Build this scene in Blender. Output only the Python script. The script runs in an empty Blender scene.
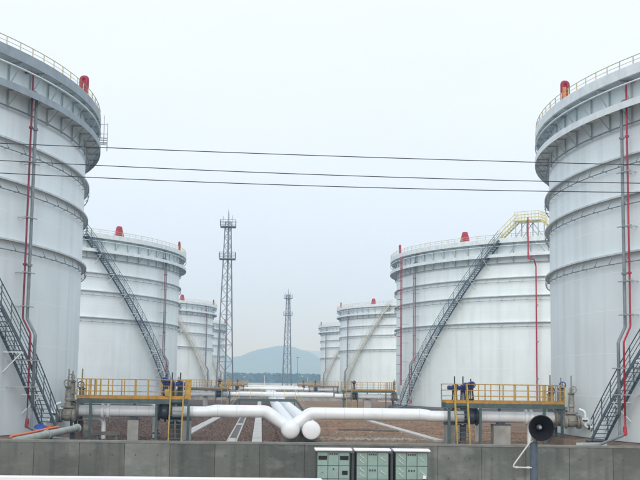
import bpy, math, random
from mathutils import Vector, Matrix
random.seed(7)
S = bpy.context.scene
COL = S.collection
R_ = math.radians
pi = math.pi

# ------------------------------------------------------------------ camera
F_PX, PITCH, YAW, CAM_H, ROLL = 1169.49, .12006, .04826, 3.377, .01334
cam_d = bpy.data.cameras.new('camera')
cam = bpy.data.objects.new('camera', cam_d); COL.objects.link(cam); S.camera = cam
cam_d.sensor_width = 36; cam_d.lens = 36 * F_PX / 640; cam_d.clip_start = .1; cam_d.clip_end = 40000
c, s = math.cos(YAW), math.sin(YAW)
rt = Vector((c, -s, 0)); f0 = Vector((s, c, 0)); zz = Vector((0, 0, 1))
fw = f0 * math.cos(PITCH) + zz * math.sin(PITCH)
up = -f0 * math.sin(PITCH) + zz * math.cos(PITCH)
rt2 = rt * math.cos(ROLL) + up * math.sin(ROLL)
up2 = -rt * math.sin(ROLL) + up * math.cos(ROLL)
m = Matrix.Identity(4)
for i in range(3):
    m[i][0] = rt2[i]; m[i][1] = up2[i]; m[i][2] = -fw[i]
m[2][3] = CAM_H
cam.matrix_world = m

# ------------------------------------------------------------------ sky, sun, exposure
SUN_EL, SUN_AZ = R_(33), R_(187)        # azimuth from +Y, clockwise: behind the camera
w = bpy.data.worlds.new('World'); S.world = w; w.use_nodes = True
nt = w.node_tree; nt.nodes.clear()
out = nt.nodes.new('ShaderNodeOutputWorld'); bg = nt.nodes.new('ShaderNodeBackground')
sky = nt.nodes.new('ShaderNodeTexSky'); sky.sky_type = 'NISHITA'; sky.sun_disc = False
sky.sun_elevation = SUN_EL; sky.sun_rotation = SUN_AZ; sky.dust_density = 4.0; sky.air_density = 1.0
tc = nt.nodes.new('ShaderNodeTexCoord'); sep = nt.nodes.new('ShaderNodeSeparateXYZ')
rmp = nt.nodes.new('ShaderNodeValToRGB')           # overcast veil: paler aloft, bluer at the horizon
cr = rmp.color_ramp
cr.elements[0].position = .0; cr.elements[0].color = (.54, .70, 1.0, 1)
cr.elements[1].position = 1.; cr.elements[1].color = (.78, .855, .96, 1)
for p_, c_ in ((.08, (.60, .735, .97, 1)), (.18, (.70, .80, .95, 1)), (.32, (.765, .835, .96, 1))):
    e = cr.elements.new(p_); e.color = c_
nz = nt.nodes.new('ShaderNodeTexNoise'); nz.inputs['Scale'].default_value = 2.2; nz.inputs['Detail'].default_value = 4
mp = nt.nodes.new('ShaderNodeMapping'); mp.inputs['Scale'].default_value = (1, 1, 3.5)
mr = nt.nodes.new('ShaderNodeMapRange'); mr.inputs['To Min'].default_value = 9.5; mr.inputs['To Max'].default_value = 11.3
vm = nt.nodes.new('ShaderNodeVectorMath'); vm.operation = 'SCALE'
mix = nt.nodes.new('ShaderNodeMixRGB'); mix.inputs[0].default_value = .93
L = nt.links.new
L(tc.outputs['Generated'], sep.inputs[0]); L(sep.outputs['Z'], rmp.inputs[0])
L(tc.outputs['Generated'], mp.inputs[0]); L(mp.outputs[0], nz.inputs['Vector']); L(nz.outputs['Fac'], mr.inputs['Value'])
L(rmp.outputs[0], vm.inputs[0]); L(mr.outputs[0], vm.inputs['Scale'])
L(sky.outputs[0], mix.inputs[1]); L(vm.outputs[0], mix.inputs[2]); L(mix.outputs[0], bg.inputs['Color'])
bg.inputs['Strength'].default_value = .095
L(bg.outputs[0], out.inputs[0])
sd = bpy.data.lights.new('sun', 'SUN'); sd.energy = 1.45; sd.angle = R_(50); sd.color = (1, .985, .96)
so = bpy.data.objects.new('sun', sd); COL.objects.link(so)
to_sun = Vector((math.sin(SUN_AZ) * math.cos(SUN_EL), math.cos(SUN_AZ) * math.cos(SUN_EL), math.sin(SUN_EL)))
so.rotation_euler = to_sun.to_track_quat('Z', 'Y').to_euler(); so.location = to_sun * 300
S.view_settings.view_transform = 'Standard'; S.view_settings.look = 'None'
S.view_settings.exposure = 0.41; S.view_settings.gamma = 1; S.view_settings.use_curve_mapping = False
S.cycles.volume_bounces = 2

# ------------------------------------------------------------------ materials
MATS = {}
def mat(name, col, rough=.6, metal=0., var=.0, scale=1.5, col2=None, stretch=(1, 1, 1), bump=0., bscale=20., fac=(.35, .65), spec=.4, detail=5):
    mt = bpy.data.materials.new(name); mt.use_nodes = True
    t = mt.node_tree; b = t.nodes['Principled BSDF']
    b.inputs['Base Color'].default_value = (*col, 1); b.inputs['Roughness'].default_value = rough
    b.inputs['Metallic'].default_value = metal; b.inputs['Specular IOR Level'].default_value = spec
    if var or col2 or bump:
        g = t.nodes.new('ShaderNodeNewGeometry')
        mpn = t.nodes.new('ShaderNodeMapping'); mpn.inputs['Scale'].default_value = stretch
        t.links.new(g.outputs['Position'], mpn.inputs[0])
    if var or col2:
        n = t.nodes.new('ShaderNodeTexNoise'); n.inputs['Scale'].default_value = scale; n.inputs['Detail'].default_value = detail
        t.links.new(mpn.outputs[0], n.inputs['Vector'])
        r = t.nodes.new('ShaderNodeValToRGB')
        c2 = col2 or tuple(x * (1 - var) for x in col)
        r.color_ramp.elements[0].position = fac[0]; r.color_ramp.elements[0].color = (*c2, 1)
        r.color_ramp.elements[1].position = fac[1]; r.color_ramp.elements[1].color = (*col, 1)
        t.links.new(n.outputs['Fac'], r.inputs[0]); t.links.new(r.outputs[0], b.inputs['Base Color'])
    if bump:
        n2 = t.nodes.new('ShaderNodeTexNoise'); n2.inputs['Scale'].default_value = bscale; n2.inputs['Detail'].default_value = 6
        t.links.new(mpn.outputs[0], n2.inputs['Vector'])
        bp = t.nodes.new('ShaderNodeBump'); bp.inputs['Strength'].default_value = bump; bp.inputs['Distance'].default_value = .05
        t.links.new(n2.outputs['Fac'], bp.inputs['Height']); t.links.new(bp.outputs[0], b.inputs['Normal'])
    MATS[name] = mt
    return mt

def add_layer(mt, scale, stretch, col, lo, hi, amount, detail=6):
    """another stain layer mixed over the current base colour"""
    t = mt.node_tree; b = t.nodes['Principled BSDF']
    g = t.nodes.new('ShaderNodeNewGeometry'); mpn = t.nodes.new('ShaderNodeMapping'); mpn.inputs['Scale'].default_value = stretch
    n = t.nodes.new('ShaderNodeTexNoise'); n.inputs['Scale'].default_value = scale; n.inputs['Detail'].default_value = detail
    r = t.nodes.new('ShaderNodeMapRange'); r.inputs['From Min'].default_value = lo; r.inputs['From Max'].default_value = hi
    r.inputs['To Max'].default_value = amount
    mx = t.nodes.new('ShaderNodeMixRGB'); mx.inputs[2].default_value = (*col, 1)
    t.links.new(g.outputs['Position'], mpn.inputs[0]); t.links.new(mpn.outputs[0], n.inputs['Vector'])
    t.links.new(n.outputs['Fac'], r.inputs['Value']); t.links.new(r.outputs[0], mx.inputs[0])
    old = b.inputs['Base Color']
    if old.is_linked:
        t.links.new(old.links[0].from_socket, mx.inputs[1])
    else:
        mx.inputs[1].default_value = old.default_value
    t.links.new(mx.outputs[0], b.inputs['Base Color'])

mat('shell_white', (.81, .905, .92), .45, var=.06, scale=.35, bump=.05, bscale=.9)
add_layer(MATS['shell_white'], 1.1, (1, 1, .05), (.50, .57, .57), .50, .76, .45)
add_layer(MATS['shell_white'], .5, (1, 1, .6), (.68, .75, .76), .50, .75, .40)
mat('seam_white', (.84, .93, .94), .5)
mat('girder_white', (.75, .83, .84), .5, var=.15, scale=2.)
mat('girder_grey', (.48, .54, .56), .6, var=.3, scale=1.3)
mat('stair_dark', (.11, .15, .18), .5, var=.3, scale=3)
mat('stair_cream', (.62, .60, .50), .6, var=.2, scale=3)
mat('steel_grey', (.23, .27, .29), .5, var=.25, scale=3)
mat('steel_dark', (.06, .07, .075), .55, var=.3, scale=4)
mat('galv', (.42, .45, .46), .45, .3, var=.2, scale=5)
mat('red_paint', (.33, .02, .045), .45, var=.3, scale=3)
mat('red_bright', (.42, .025, .045), .4, var=.25, scale=4)
mat('orange_paint', (.62, .20, .06), .5, var=.2, scale=3)
mat('maroon_paint', (.24, .03, .05), .5, var=.3, scale=3)
mat('rail_cream', (.62, .56, .34), .55, var=.2, scale=3)
mat('amber_paint', (.52, .32, .06), .5, var=.35, scale=5)
mat('ladder_amber', (.50, .36, .08), .5, var=.3, scale=5)
mat('fascia_shaded_dirty', (.33, .40, .44), .55, var=.2, scale=1.5)  # girder white darkened: the near-left tank's shade and grey dirt painted into the colour
mat('yellow_pale', (.66, .60, .27), .5, var=.2, scale=3)
mat('toe_orange', (.48, .26, .045), .5, var=.3, scale=4)
mat('beam_green', (.075, .12, .12), .55, var=.3, scale=4)
mat('pipe_white', (.76, .81, .84), .35, var=.08, scale=1.8, spec=.5)
add_layer(MATS['pipe_white'], 3., (.4, 1, 1), (.56, .58, .58), .55, .8, .35)
mat('band_grey', (.62, .66, .68), .4)
mat('valve_dark', (.045, .055, .075), .45, var=.3, scale=6)
mat('valve_beige', (.30, .29, .25), .6, var=.35, scale=6)
mat('valve_blue', (.022, .045, .22), .4, var=.3, scale=6)
mat('concrete', (.36, .365, .34), .85, var=.35, scale=1.3, bump=.3, bscale=14)
mat('concrete_path', (.56, .56, .53), .85, var=.25, scale=1.6, bump=.2, bscale=10)
mat('concrete_dark', (.14, .14, .13), .85, var=.35, scale=2.)
mat('bund', (.135, .15, .138), .85, col2=(.085, .098, .09), scale=.55, bump=.35, bscale=9, fac=(.36, .62))
add_layer(MATS['bund'], 1.6, (1, 1, 1.6), (.19, .205, .19), .5, .72, .8)
add_layer(MATS['bund'], 2.8, (1.4, 1, .12), (.06, .07, .065), .50, .70, .6)
_t = MATS['bund'].node_tree; _b = _t.nodes['Principled BSDF']; _oi = _t.nodes.new('ShaderNodeObjectInfo'); _mr = _t.nodes.new('ShaderNodeMapRange')
_mr.inputs['To Min'].default_value = .84; _mr.inputs['To Max'].default_value = 1.25
_vm = _t.nodes.new('ShaderNodeVectorMath'); _vm.operation = 'SCALE'
_t.links.new(_b.inputs['Base Color'].links[0].from_socket, _vm.inputs[0]); _t.links.new(_oi.outputs['Random'], _mr.inputs['Value']); _t.links.new(_mr.outputs[0], _vm.inputs['Scale']); _t.links.new(_vm.outputs[0], _b.inputs['Base Color'])
mat('bund_coping', (.21, .22, .205), .85, var=.3, scale=2.5)
mat('field', (.16, .20, .10), .95, var=.3, scale=.02)
mat('gravel_bed', (.12, .074, .055), .95, col2=(.055, .038, .03), scale=2.4, bump=1., bscale=7, fac=(.34, .66))
mat('soil', (.265, .16, .088), .95, col2=(.14, .08, .047), scale=.33, bump=.9, bscale=5, fac=(.34, .66))
add_layer(MATS['soil'], 2.6, (1, .7, 1), (.36, .26, .16), .52, .75, .7, 9)
add_layer(MATS['soil'], 9., (1, 1, 1), (.05, .035, .03), .55, .75, .6, 8)
add_layer(MATS['soil'], .012, (1, 1, 1), (.21, .22, .16), .52, .6, .7, 3)
mat('stone_brown', (.215, .145, .11), .9, var=.75, scale=9, fac=(.4, .6))
mat('stone_pale', (.52, .50, .46), .9, var=.3, scale=3)
mat('road_asphalt', (.055, .056, .058), .9, var=.3, scale=2, bump=.3, bscale=40)
mat('white_wall', (.82, .83, .83), .7, var=.08, scale=1.)
mat('far_wall', (.50, .56, .57), .8, var=.2, scale=.2)
mat('foliage', (.03, .07, .03), .8, var=.5, scale=.2)
mat('trunk', (.09, .07, .05), .9)
mat('hill', (.07, .10, .06), .95, var=.4, scale=.01)
mat('lattice', (.20, .23, .26), .5, .2, var=.2, scale=1)
mat('wire', (.035, .04, .05), .5)
mat('cab_green', (.25, .375, .34), .5, var=.12, scale=6)
mat('cab_frame', (.05, .06, .06), .6)
mat('cab_glass', (.02, .022, .025), .2)
mat('cab_white', (.82, .83, .83), .5, var=.1, scale=9)
mat('handle_pale', (.58, .63, .60), .5)
mat('cab_red', (.5, .10, .10), .5)
mat('horn_black', (.018, .019, .024), .5, var=.2, scale=20)
mat('horn_plug', (.38, .42, .45), .4)
mat('pole_blue', (.09, .125, .16), .5, var=.2, scale=6)
mat('conduit', (.55, .56, .52), .5)
mat('tarp_blue', (.02, .09, .42), .6, var=.4, scale=7)
mat('hose_orange', (.68, .16, .06), .5)
mat('grey_green_pipe', (.36, .40, .37), .5, var=.25, scale=2)
mat('wood_pole', (.30, .29, .27), .9, var=.3, scale=4)

# ------------------------------------------------------------------ mesh helpers
class MB:
    def __init__(self): self.v = []; self.f = []; self.s = []
    def add(self, vs, fs, smooth=False):
        o = len(self.v); self.v += [tuple(p) for p in vs]
        self.f += [tuple(i + o for i in q) for q in fs]; self.s += [smooth] * len(fs)
    def box(self, x0, x1, y0, y1, z0, z1):
        vs = [(x, y, z) for z in (z0, z1) for y in (y0, y1) for x in (x0, x1)]
        self.add(vs, [(0, 2, 3, 1), (4, 5, 7, 6), (0, 1, 5, 4), (1, 3, 7, 5), (3, 2, 6, 7), (2, 0, 4, 6)])
    def frame(self, o, ax, ay, az):
        """box by origin-corner and three edge vectors"""
        o, ax, ay, az = map(Vector, (o, ax, ay, az))
        vs = [o + ax * i + ay * j + az * k for k in (0, 1) for j in (0, 1) for i in (0, 1)]
        fs = [(0, 2, 3, 1), (4, 5, 7, 6), (0, 1, 5, 4), (1, 3, 7, 5), (3, 2, 6, 7), (2, 0, 4, 6)]
        if ax.cross(ay).dot(az) < 0: fs = [q[::-1] for q in fs]
        self.add(vs, fs)
    def bar(self, p, q, w, h=None):
        p, q = Vector(p), Vector(q); d = q - p
        if d.length < 1e-6: return
        h = h or w; t = d.normalized()
        a = t.cross(Vector((0, 0, 1)))
        if a.length < 1e-3: a = Vector((1, 0, 0))
        a.normalize(); b = a.cross(t)
        self.frame(p - a * w / 2 - b * h / 2, d, a * w, b * h)
    def tube(self, pts, r, n=8, caps=True, closed=False):
        pts = [Vector(p) for p in pts]; N = len(pts)
        rs = r if isinstance(r, (list, tuple)) else [r] * N
        vs = []; prev = None
        for i, p in enumerate(pts):
            if closed: t = pts[(i + 1) % N] - pts[i - 1]
            elif i == 0: t = pts[1] - pts[0]
            elif i == N - 1: t = pts[-1] - pts[-2]
            else: t = (pts[i + 1] - p).normalized() + (p - pts[i - 1]).normalized()
            t.normalize()
            if prev is None:
                a = t.cross(Vector((0, 0, 1)))
                if a.length < 1e-3: a = t.cross(Vector((0, 1, 0)))
            else:
                a = prev - t * prev.dot(t)
            a.normalize(); prev = a; b = t.cross(a)
            for k in range(n):
                an = 2 * pi * k / n
                vs.append(p + (a * math.cos(an) + b * math.sin(an)) * rs[i])
        fs = []
        for i in range(N if closed else N - 1):
            j = (i + 1) % N
            for k in range(n):
                k2 = (k + 1) % n
                fs.append((i * n + k, i * n + k2, j * n + k2, j * n + k))
        self.add(vs, fs, True)
        if caps and not closed:
            self.add(vs[:n], [tuple(range(n))[::-1]]); self.add(vs[-n:], [tuple(range(n))])
    def strip(self, prof, a0, a1, n, sx=1, c=(0, 0)):
        """sweep a polyline profile [(r,z)...] round the z axis; phi from the corridor side towards the camera"""
        full = abs(a1 - a0) >= 2 * pi - 1e-6
        for (r0, z0), (r1, z1) in zip(prof, prof[1:]):
            vs = []
            for i in range(n + (0 if full else 1)):
                a = a0 + (a1 - a0) * i / n
                x, y = sx * math.cos(a), -math.sin(a)
                vs += [(c[0] + r0 * x, c[1] + r0 * y, z0), (c[0] + r1 * x, c[1] + r1 * y, z1)]
            M = len(vs)
            fs = []
            for i in range(n):
                q = (2 * i, (2 * i + 2) % M, (2 * i + 3) % M, 2 * i + 1)
                fs.append(q if sx < 0 else q[::-1])
            self.add(vs, fs, True)
    def lathe(self, prof, o, axis, n=16):
        """profile [(radius, distance along axis)...] turned round an axis through o"""
        o, t = Vector(o), Vector(axis).normalized()
        a = t.cross(Vector((0, 0, 1)))
        if a.length < 1e-3: a = Vector((1, 0, 0))
        a.normalize(); b = t.cross(a)
        for (r0, d0), (r1, d1) in zip(prof, prof[1:]):
            vs = []
            for k in range(n):
                u = a * math.cos(2 * pi * k / n) + b * math.sin(2 * pi * k / n)
                vs += [o + t * d0 + u * r0, o + t * d1 + u * r1]
            fs = [(2 * k, (2 * k + 2) % (2 * n), (2 * k + 3) % (2 * n), 2 * k + 1) for k in range(n)]
            self.add(vs, fs, True)
    def mesh(self, name, mt):
        me = bpy.data.meshes.new(name); me.from_pydata(self.v, [], self.f)
        me.polygons.foreach_set('use_smooth', self.s); me.update()
        if mt: me.materials.append(MATS[mt])
        return me
    def build(self, name, mt, parent=None, kind=None):
        o = bpy.data.objects.new(name, self.mesh(name, mt)); COL.objects.link(o)
        if parent: o.parent = parent
        if kind: o['kind'] = kind
        return o

def inst(name, me, parent=None, loc=(0, 0, 0), rotz=0):
    o = bpy.data.objects.new(name, me); COL.objects.link(o); o.parent = parent
    o.location = loc; o.rotation_euler = (0, 0, rotz); return o
def tag(o, label, cat, group=None):
    o['label'] = label; o['category'] = cat
    if group: o['group'] = group
    return o
def thing(name, label, cat, loc=(0, 0, 0), group=None):
    o = bpy.data.objects.new(name, None); COL.objects.link(o); o.location = loc; o.empty_display_size = .3
    return tag(o, label, cat, group)
def arc_pts(p0, p1, p2, r, n=6):
    """round the corner p1 of the path p0-p1-p2"""
    p0, p1, p2 = map(Vector, (p0, p1, p2))
    a = (p0 - p1).normalized(); b = (p2 - p1).normalized()
    ang = a.angle(b); d = min(r / math.tan(ang / 2), .49 * (p0 - p1).length, .49 * (p2 - p1).length)
    s0, s1 = p1 + a * d, p1 + b * d
    return [s0 * (1 - t) ** 2 + p1 * 2 * t * (1 - t) + s1 * t * t for t in [i / n for i in range(n + 1)]]
def path(pts, r, n=6):
    o = [Vector(pts[0])]
    for i in range(1, len(pts) - 1): o += arc_pts(pts[i - 1], pts[i], pts[i + 1], r, n)
    return o + [Vector(pts[-1])]

# ------------------------------------------------------------------ setting: ground, far land
g = MB(); g.box(-6000, 6000, -900, 6800, -.6, 0); g = g.build('ground', 'soil'); g['kind'] = 'structure'

def ridge(name, ycen, depth, pts, jit, hmat):
    mb = MB(); nx = 220; ny = 26
    x0, x1 = pts[0][0], pts[-1][0]
    def H(x):
        for (a, ha), (b, hb) in zip(pts, pts[1:]):
            if a <= x <= b:
                t = (x - a) / (b - a); t = t * t * (3 - 2 * t); return ha + (hb - ha) * t
        return 0
    rnd = random.Random(len(name))
    ph = [(rnd.uniform(0, 6), rnd.uniform(.004, .03), rnd.uniform(.3, 1)) for _ in range(9)]
    vs = []
    for j in range(ny + 1):
        v = j / ny
        for i in range(nx + 1):
            x = x0 + (x1 - x0) * i / nx
            y = ycen + (v - .5) * depth
            pr = math.sin(pi * v) ** 1.3
            h = H(x + 60 * math.sin(v * 7)) * pr
            h += jit * pr * sum(a * math.sin(x * k + p + v * 11 * a) for p, k, a in ph) / 4
            vs.append((x, y, max(h, 0) - .5))
    fs = [(j * (nx + 1) + i, j * (nx + 1) + i + 1, (j + 1) * (nx + 1) + i + 1, (j + 1) * (nx + 1) + i) for j in range(ny) for i in range(nx)]
    mb.add(vs, fs, True)
    o = mb.build(name, hmat); o['kind'] = 'structure'; return o
SC = .7
ridge('hills', 3500, 950, [(x * SC, z * SC + (1 if z else 0)) for x, z in [(-2600, 0), (-1500, 130), (-700, 90), (-330, 135), (-130, 97), (-50, 112), (20, 142), (70, 152), (130, 134), (225, 84), (420, 60), (900, 110), (1700, 140), (2600, 0)]], 2.5, 'hill')
ridge('far_hills', 5600, 1200, [(x * .68, z * .6) for x, z in [(-4000, 0), (-1800, 220), (-600, 150), (-100, 130), (260, 250), (420, 235), (700, 190), (1500, 260), (4000, 0)]], 4, 'hill')

# far-off wood: one mass of trees
wood = MB(); rw = random.Random(3)
for i in range(800):
    x = rw.uniform(-220, 300); y = rw.uniform(1060, 1320); h = rw.uniform(9.0, 10.5) + (y - 1060) * .004
    rx = rw.uniform(3.0, 5.2)
    wood.tube([(x, y, 0), (x, y, h * .5)], [.25, .12], 4, False)
    for k in range(46):
        u = rw.uniform(-1, 1); a = rw.uniform(0, 2 * pi); rr = math.sqrt(1 - u * u) * rw.uniform(.55, 1.05)
        p = Vector((x + rx * rr * math.cos(a), y + rx * rr * math.sin(a), h * .52 + h * .46 * u))
        e1 = Vector((rw.uniform(-1, 1), rw.uniform(-1, 1), rw.uniform(-.6, .6))).normalized() * rw.uniform(1.0, 1.9)
        e2 = Vector((rw.uniform(-1, 1), rw.uniform(-1, 1), rw.uniform(-1, 1))).normalized() * rw.uniform(.4, .9)
        wood.add([p - e1, p - e2, p + e1, p + e2], [(0, 1, 2, 3)])
o = wood.build('distant_wood', 'foliage'); o['kind'] = 'stuff'; tag(o, 'dark green belt of distant trees in front of the hills', 'wood')

b = MB(); b.box(-900, 900, 524, 3000, .004, .03); o = b.build('field', 'field'); o['kind'] = 'structure'
# far perimeter wall and roads
b = MB()
b.box(-120, 140, 520, 520.4, 0, 2.1); b.box(-120, 140, 519.9, 520.5, 2.1, 2.25)
for i in range(66): b.box(-120 + i * 4, -119.6 + i * 4, 519.8, 520, 0, 2.1)
tag(b.build('perimeter_wall', 'far_wall'), 'long pale grey perimeter wall in front of the distant wood', 'wall')
b = MB(); b.box(-300, 300, 398, 405, .004, .02); o = b.build('road', 'concrete_path'); o['kind'] = 'structure'
b = MB(); b.box(-300, 300, 204, 210, .004, .02); o = b.build('road', 'concrete_path'); o['kind'] = 'structure'
for yy, lab in ((200.5, 'low concrete bund wall crossing the corridor in front of the taller lattice mast'), (393, 'low concrete bund wall crossing far behind the last pair of tanks')):
    b = MB(); b.box(-14, 20, yy, yy + .3, 0, .62); b.box(-14, 20, yy - .05, yy + .35, .62, .72)
    tag(b.build('bund_wall', 'concrete'), lab, 'wall')

# ------------------------------------------------------------------ storage tanks
RT = 30.0; G = .863
def P(sx, ph, r, z): return Vector((sx * r * math.cos(ph), -r * math.sin(ph), z))
def bracket_mb(mb, sx, ph, ztop, zbot, reach):
    rad = P(sx, ph, 1, 0); tang = Vector((-rad.y, rad.x, 0))
    def at(r, z): return P(sx, ph, r, z)
    mb.bar(at(RT + .05, ztop - .04), at(RT + reach, ztop - .04), .055, .06)
    mb.bar(at(RT + .06, ztop), at(RT + .06, zbot), .065, .07)
    mb.bar(at(RT + .09, zbot + .12), at(RT + reach - .06, ztop - .08), .042, .045)
def tank(cx, cy, sx, label, near=False, stair='stair_dark', gauge=False, blue=False, cage=False, frame=False, riser='red_bright', fas='girder_white', pour=7.0):
    t = thing('storage_tank', label, 'tank', (cx, cy, 0), 'white storage tanks')
    TAU = 2 * pi; N = 144
    b = MB(); b.strip([(RT + 1.1, 0), (RT + .95, .38), (RT + .12, .5), (RT - .2, .5)], 0, TAU, N, sx); b.build('foundation_ring', 'concrete_dark' if not near else 'found_near', t)
    b = MB(); b.strip([(RT + .12, .5), (RT + .12, .53), (RT, .53)], 0, TAU, N, sx); b.build('annular_plate', 'steel_dark', t)
    b = MB(); b.strip([(RT, .5), (RT, 19.42), (RT - .06, 19.42), (RT - .06, 8)], 0, TAU, N, sx); b.build('shell', 'shell_white', t)
    b = MB(); b.strip([(RT - .06, 15.5), (RT - 6, 15.5), (.02, 15.9)], 0, TAU, 72, sx); b.build('floating_roof', 'girder_white', t)
    # weld seams: thin proud beads
    b = MB()
    zs = [2.75, 5.0, 7.25, 9.2, 11.6, 13.9, 16.1]
    for z in zs: b.strip([(RT, z - .018), (RT + .004, z), (RT, z + .018)], 0, TAU, N, sx)
    zl = [.5] + zs
    for i in range(len(zs)):
        for k in range(16):
            a = (k + (i % 3) / 3) * TAU / 16; rad = P(sx, a, 1, 0); tg = Vector((-rad.y, rad.x, 0)) * .018
            p0, p1 = P(sx, a, RT + .0005, zl[i]), P(sx, a, RT + .0005, zl[i + 1])
            b.add([p0 - tg, p0 + rad * .004, p0 + tg, p1 - tg, p1 + rad * .004, p1 + tg], [(0, 1, 4, 3), (1, 2, 5, 4)])
    b.build('weld_seams', 'seam_white', t)
    # top walkway
    b = MB(); b.strip([(RT + .01, 18.98), (RT + .01, 19.02), (RT + G - .035, 19.02), (RT + G - .035, 18.98), (RT + .01, 18.98)], 0, TAU, N, sx); b.build('walkway', 'girder_grey', t)
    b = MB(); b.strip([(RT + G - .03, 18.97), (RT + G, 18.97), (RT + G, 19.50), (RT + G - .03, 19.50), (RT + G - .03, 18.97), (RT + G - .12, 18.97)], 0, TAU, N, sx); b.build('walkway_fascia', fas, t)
    # wide wind girder
    b = MB(); b.strip([(RT, 17.70), (RT + G, 17.70), (RT + G, 17.66)], 0, TAU, N, sx); b.strip([(RT + G, 17.66), (RT, 17.66)], 0, TAU, N, sx); b.build('wind_girder', 'girder_white', t)
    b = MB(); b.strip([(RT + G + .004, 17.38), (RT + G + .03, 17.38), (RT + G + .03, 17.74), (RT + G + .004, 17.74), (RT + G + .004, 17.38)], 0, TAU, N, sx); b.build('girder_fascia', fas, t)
    # brackets
    if near:
        for k in range(-5, 13):
            for zt, zb in ((18.97, 17.75), (17.65, 16.72)):
                b = MB(); bracket_mb(b, sx, R_(4 * k + 1), zt, zb, G - .05); b.build('bracket', 'girder_grey', t)
        rng = list(range(-24, -5)) + list(range(13, 40))
    else:
        rng = range(-24, 40)
    b = MB()
    for k in rng:
        for zt, zb in ((18.97, 17.75), (17.65, 16.72)): bracket_mb(b, sx, R_(4 * k + 1), zt, zb, G - .05)
    b.build('bracket_rows', 'girder_grey', t, 'stuff')
    # rings of spray pipe
    def ringpipe(name, r, z, rp, mt):
        b = MB(); b.tube([P(sx, TAU * i / 144, r, z) for i in range(144)], rp, 6, False, True); b.build(name, mt, t)
    ringpipe('foam_ring_pipe', RT + G - .02, 18.62, .045, 'girder_white')
    ringpipe('spray_pipe', RT + .2, 16.74, .045, 'steel_grey')
    # small stiffening girders
    for z in (15.12, 13.08, 10.12):
        b = MB(); b.strip([(RT, z + .06), (RT + .30, z + .05), (RT + .30, z - .04), (RT + .275, z - .04), (RT + .275, z + .02), (RT, z + .02)], 0, TAU, N, sx); b.build('stiffening_ring', 'ring_grey', t)
        ringpipe('spray_pipe', RT + .24, z - .50, .028, 'steel_grey')
        b = MB()
        for k in range(-30, 60):
            a = R_(3 * k + z); b.bar(P(sx, a, RT + .01, z - .50), P(sx, a, RT + .30, z - .44), .035, .025); b.bar(P(sx, a, RT + .28, z - .48), P(sx, a + .011, RT + .29, z - .20), .02)
        b.build('pipe_clips', 'steel_grey', t, 'stuff')
    # railing round the rim
    rr = RT + G - .07
    b = MB()
    for zr, q in ((19.93, .024), (19.70, .015)): b.tube([P(sx, TAU * i / 144, rr, zr) for i in range(144)], q, 4, False, True)
    b.build('rim_rails', 'rail_cream', t)
    b = MB()
    for k in range(168): a = TAU * k / 168; b.bar(P(sx, a, rr, 19.02), P(sx, a, rr, 19.94), .05, .05)
    b.build('rim_posts', 'rail_cream', t, 'stuff')
    # gooseneck foam pourers and red hoods on the rim
    for ph in (pour, 97, 187, 277):
        a = R_(ph); b = MB(); rad = P(sx, a, 1, 0); tg = Vector((-rad.y, rad.x, 0))
        o0 = P(sx, a, RT + .45, 19.0)
        if near: rad, tg = tg, rad
        b.tube(path([o0 - tg * .16, o0 - tg * .16 + zz * 1.65, o0 + tg * .16 + zz * 1.65, o0 + tg * .16 + zz * .05], .15, 6), .125, 10)
        b.frame(o0 - tg * .14 - rad * .03, tg * .28, rad * .06, zz * 1.6)
        gg = b.build('foam_pourer', 'red_paint', t)
        b = MB(); b.frame(o0 + rad * .12 - tg * .02, tg * .22, rad * .04, zz * 1.35); b.build('pourer_plate', 'orange_paint', gg)
    for ph in (36, 126, 216, 306):
        a = R_(ph); rad = P(sx, a, 1, 0); tg = Vector((-rad.y, rad.x, 0)); o0 = P(sx, a, RT + .05, 19.44)
        b = MB(); vs = []
        for hw, hz in ((.56, 0), (.48, .12), (.27, 1.18), (.22, 1.30)):
            for i, j in ((-1, -1), (1, -1), (1, 1), (-1, 1)): vs.append(o0 + tg * hw * i + rad * hw * .7 * j + zz * hz)
        fs = [(4 * l + i, 4 * l + (i + 1) % 4, 4 * l + 4 + (i + 1) % 4, 4 * l + 4 + i) for l in range(3) for i in range(4)] + [(12, 13, 14, 15)]
        b.add(vs, fs); b.build('foam_hood', 'red_bright', t)
    # helical stair against the shell
    a0, a1, z0, z1 = R_(12), R_(46.6), .55, 19.3
    ri, ro = RT + .30, RT + 1.12
    nst = 84
    def sp(u, r, dz=0): return P(sx, a0 + (a1 - a0) * u, r, z0 + (z1 - z0) * u + dz)
    st = bpy.data.objects.new('stair', None); COL.objects.link(st); st.parent = t; st.empty_display_size = .2
    for r in (ri, ro):
        b = MB()
        for i in range(42):
            p, q = sp(i / 42, r), sp((i + 1) / 42, r); b.bar(p - zz * .02, q - zz * .02, .05, .17)
        b.build('stringer', stair, st)
    tm = None
    allt = MB()
    for i in range(nst):
        u = (i + .5) / nst; a = a0 + (a1 - a0) * u; z = z0 + (z1 - z0) * u
        if near:
            if tm is None:
                x = MB(); x.frame((ri + .03, -.13, -.02), (ro - ri - .06, 0, 0), (0, .26, 0), (0, 0, .035)); tm = x.mesh('tread', stair)
            inst('tread', tm, st, P(sx, a, 0, z), (-a if sx > 0 else pi + a))
        else:
            rad = P(sx, a, 1, 0); tg = Vector((-rad.y, rad.x, 0))
            allt.frame(P(sx, a, ri + .03, z - .02) - tg * .13, rad * (ro - ri - .06), tg * .26, zz * .035)
    if not near: allt.build('treads', stair, st, 'stuff')
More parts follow.
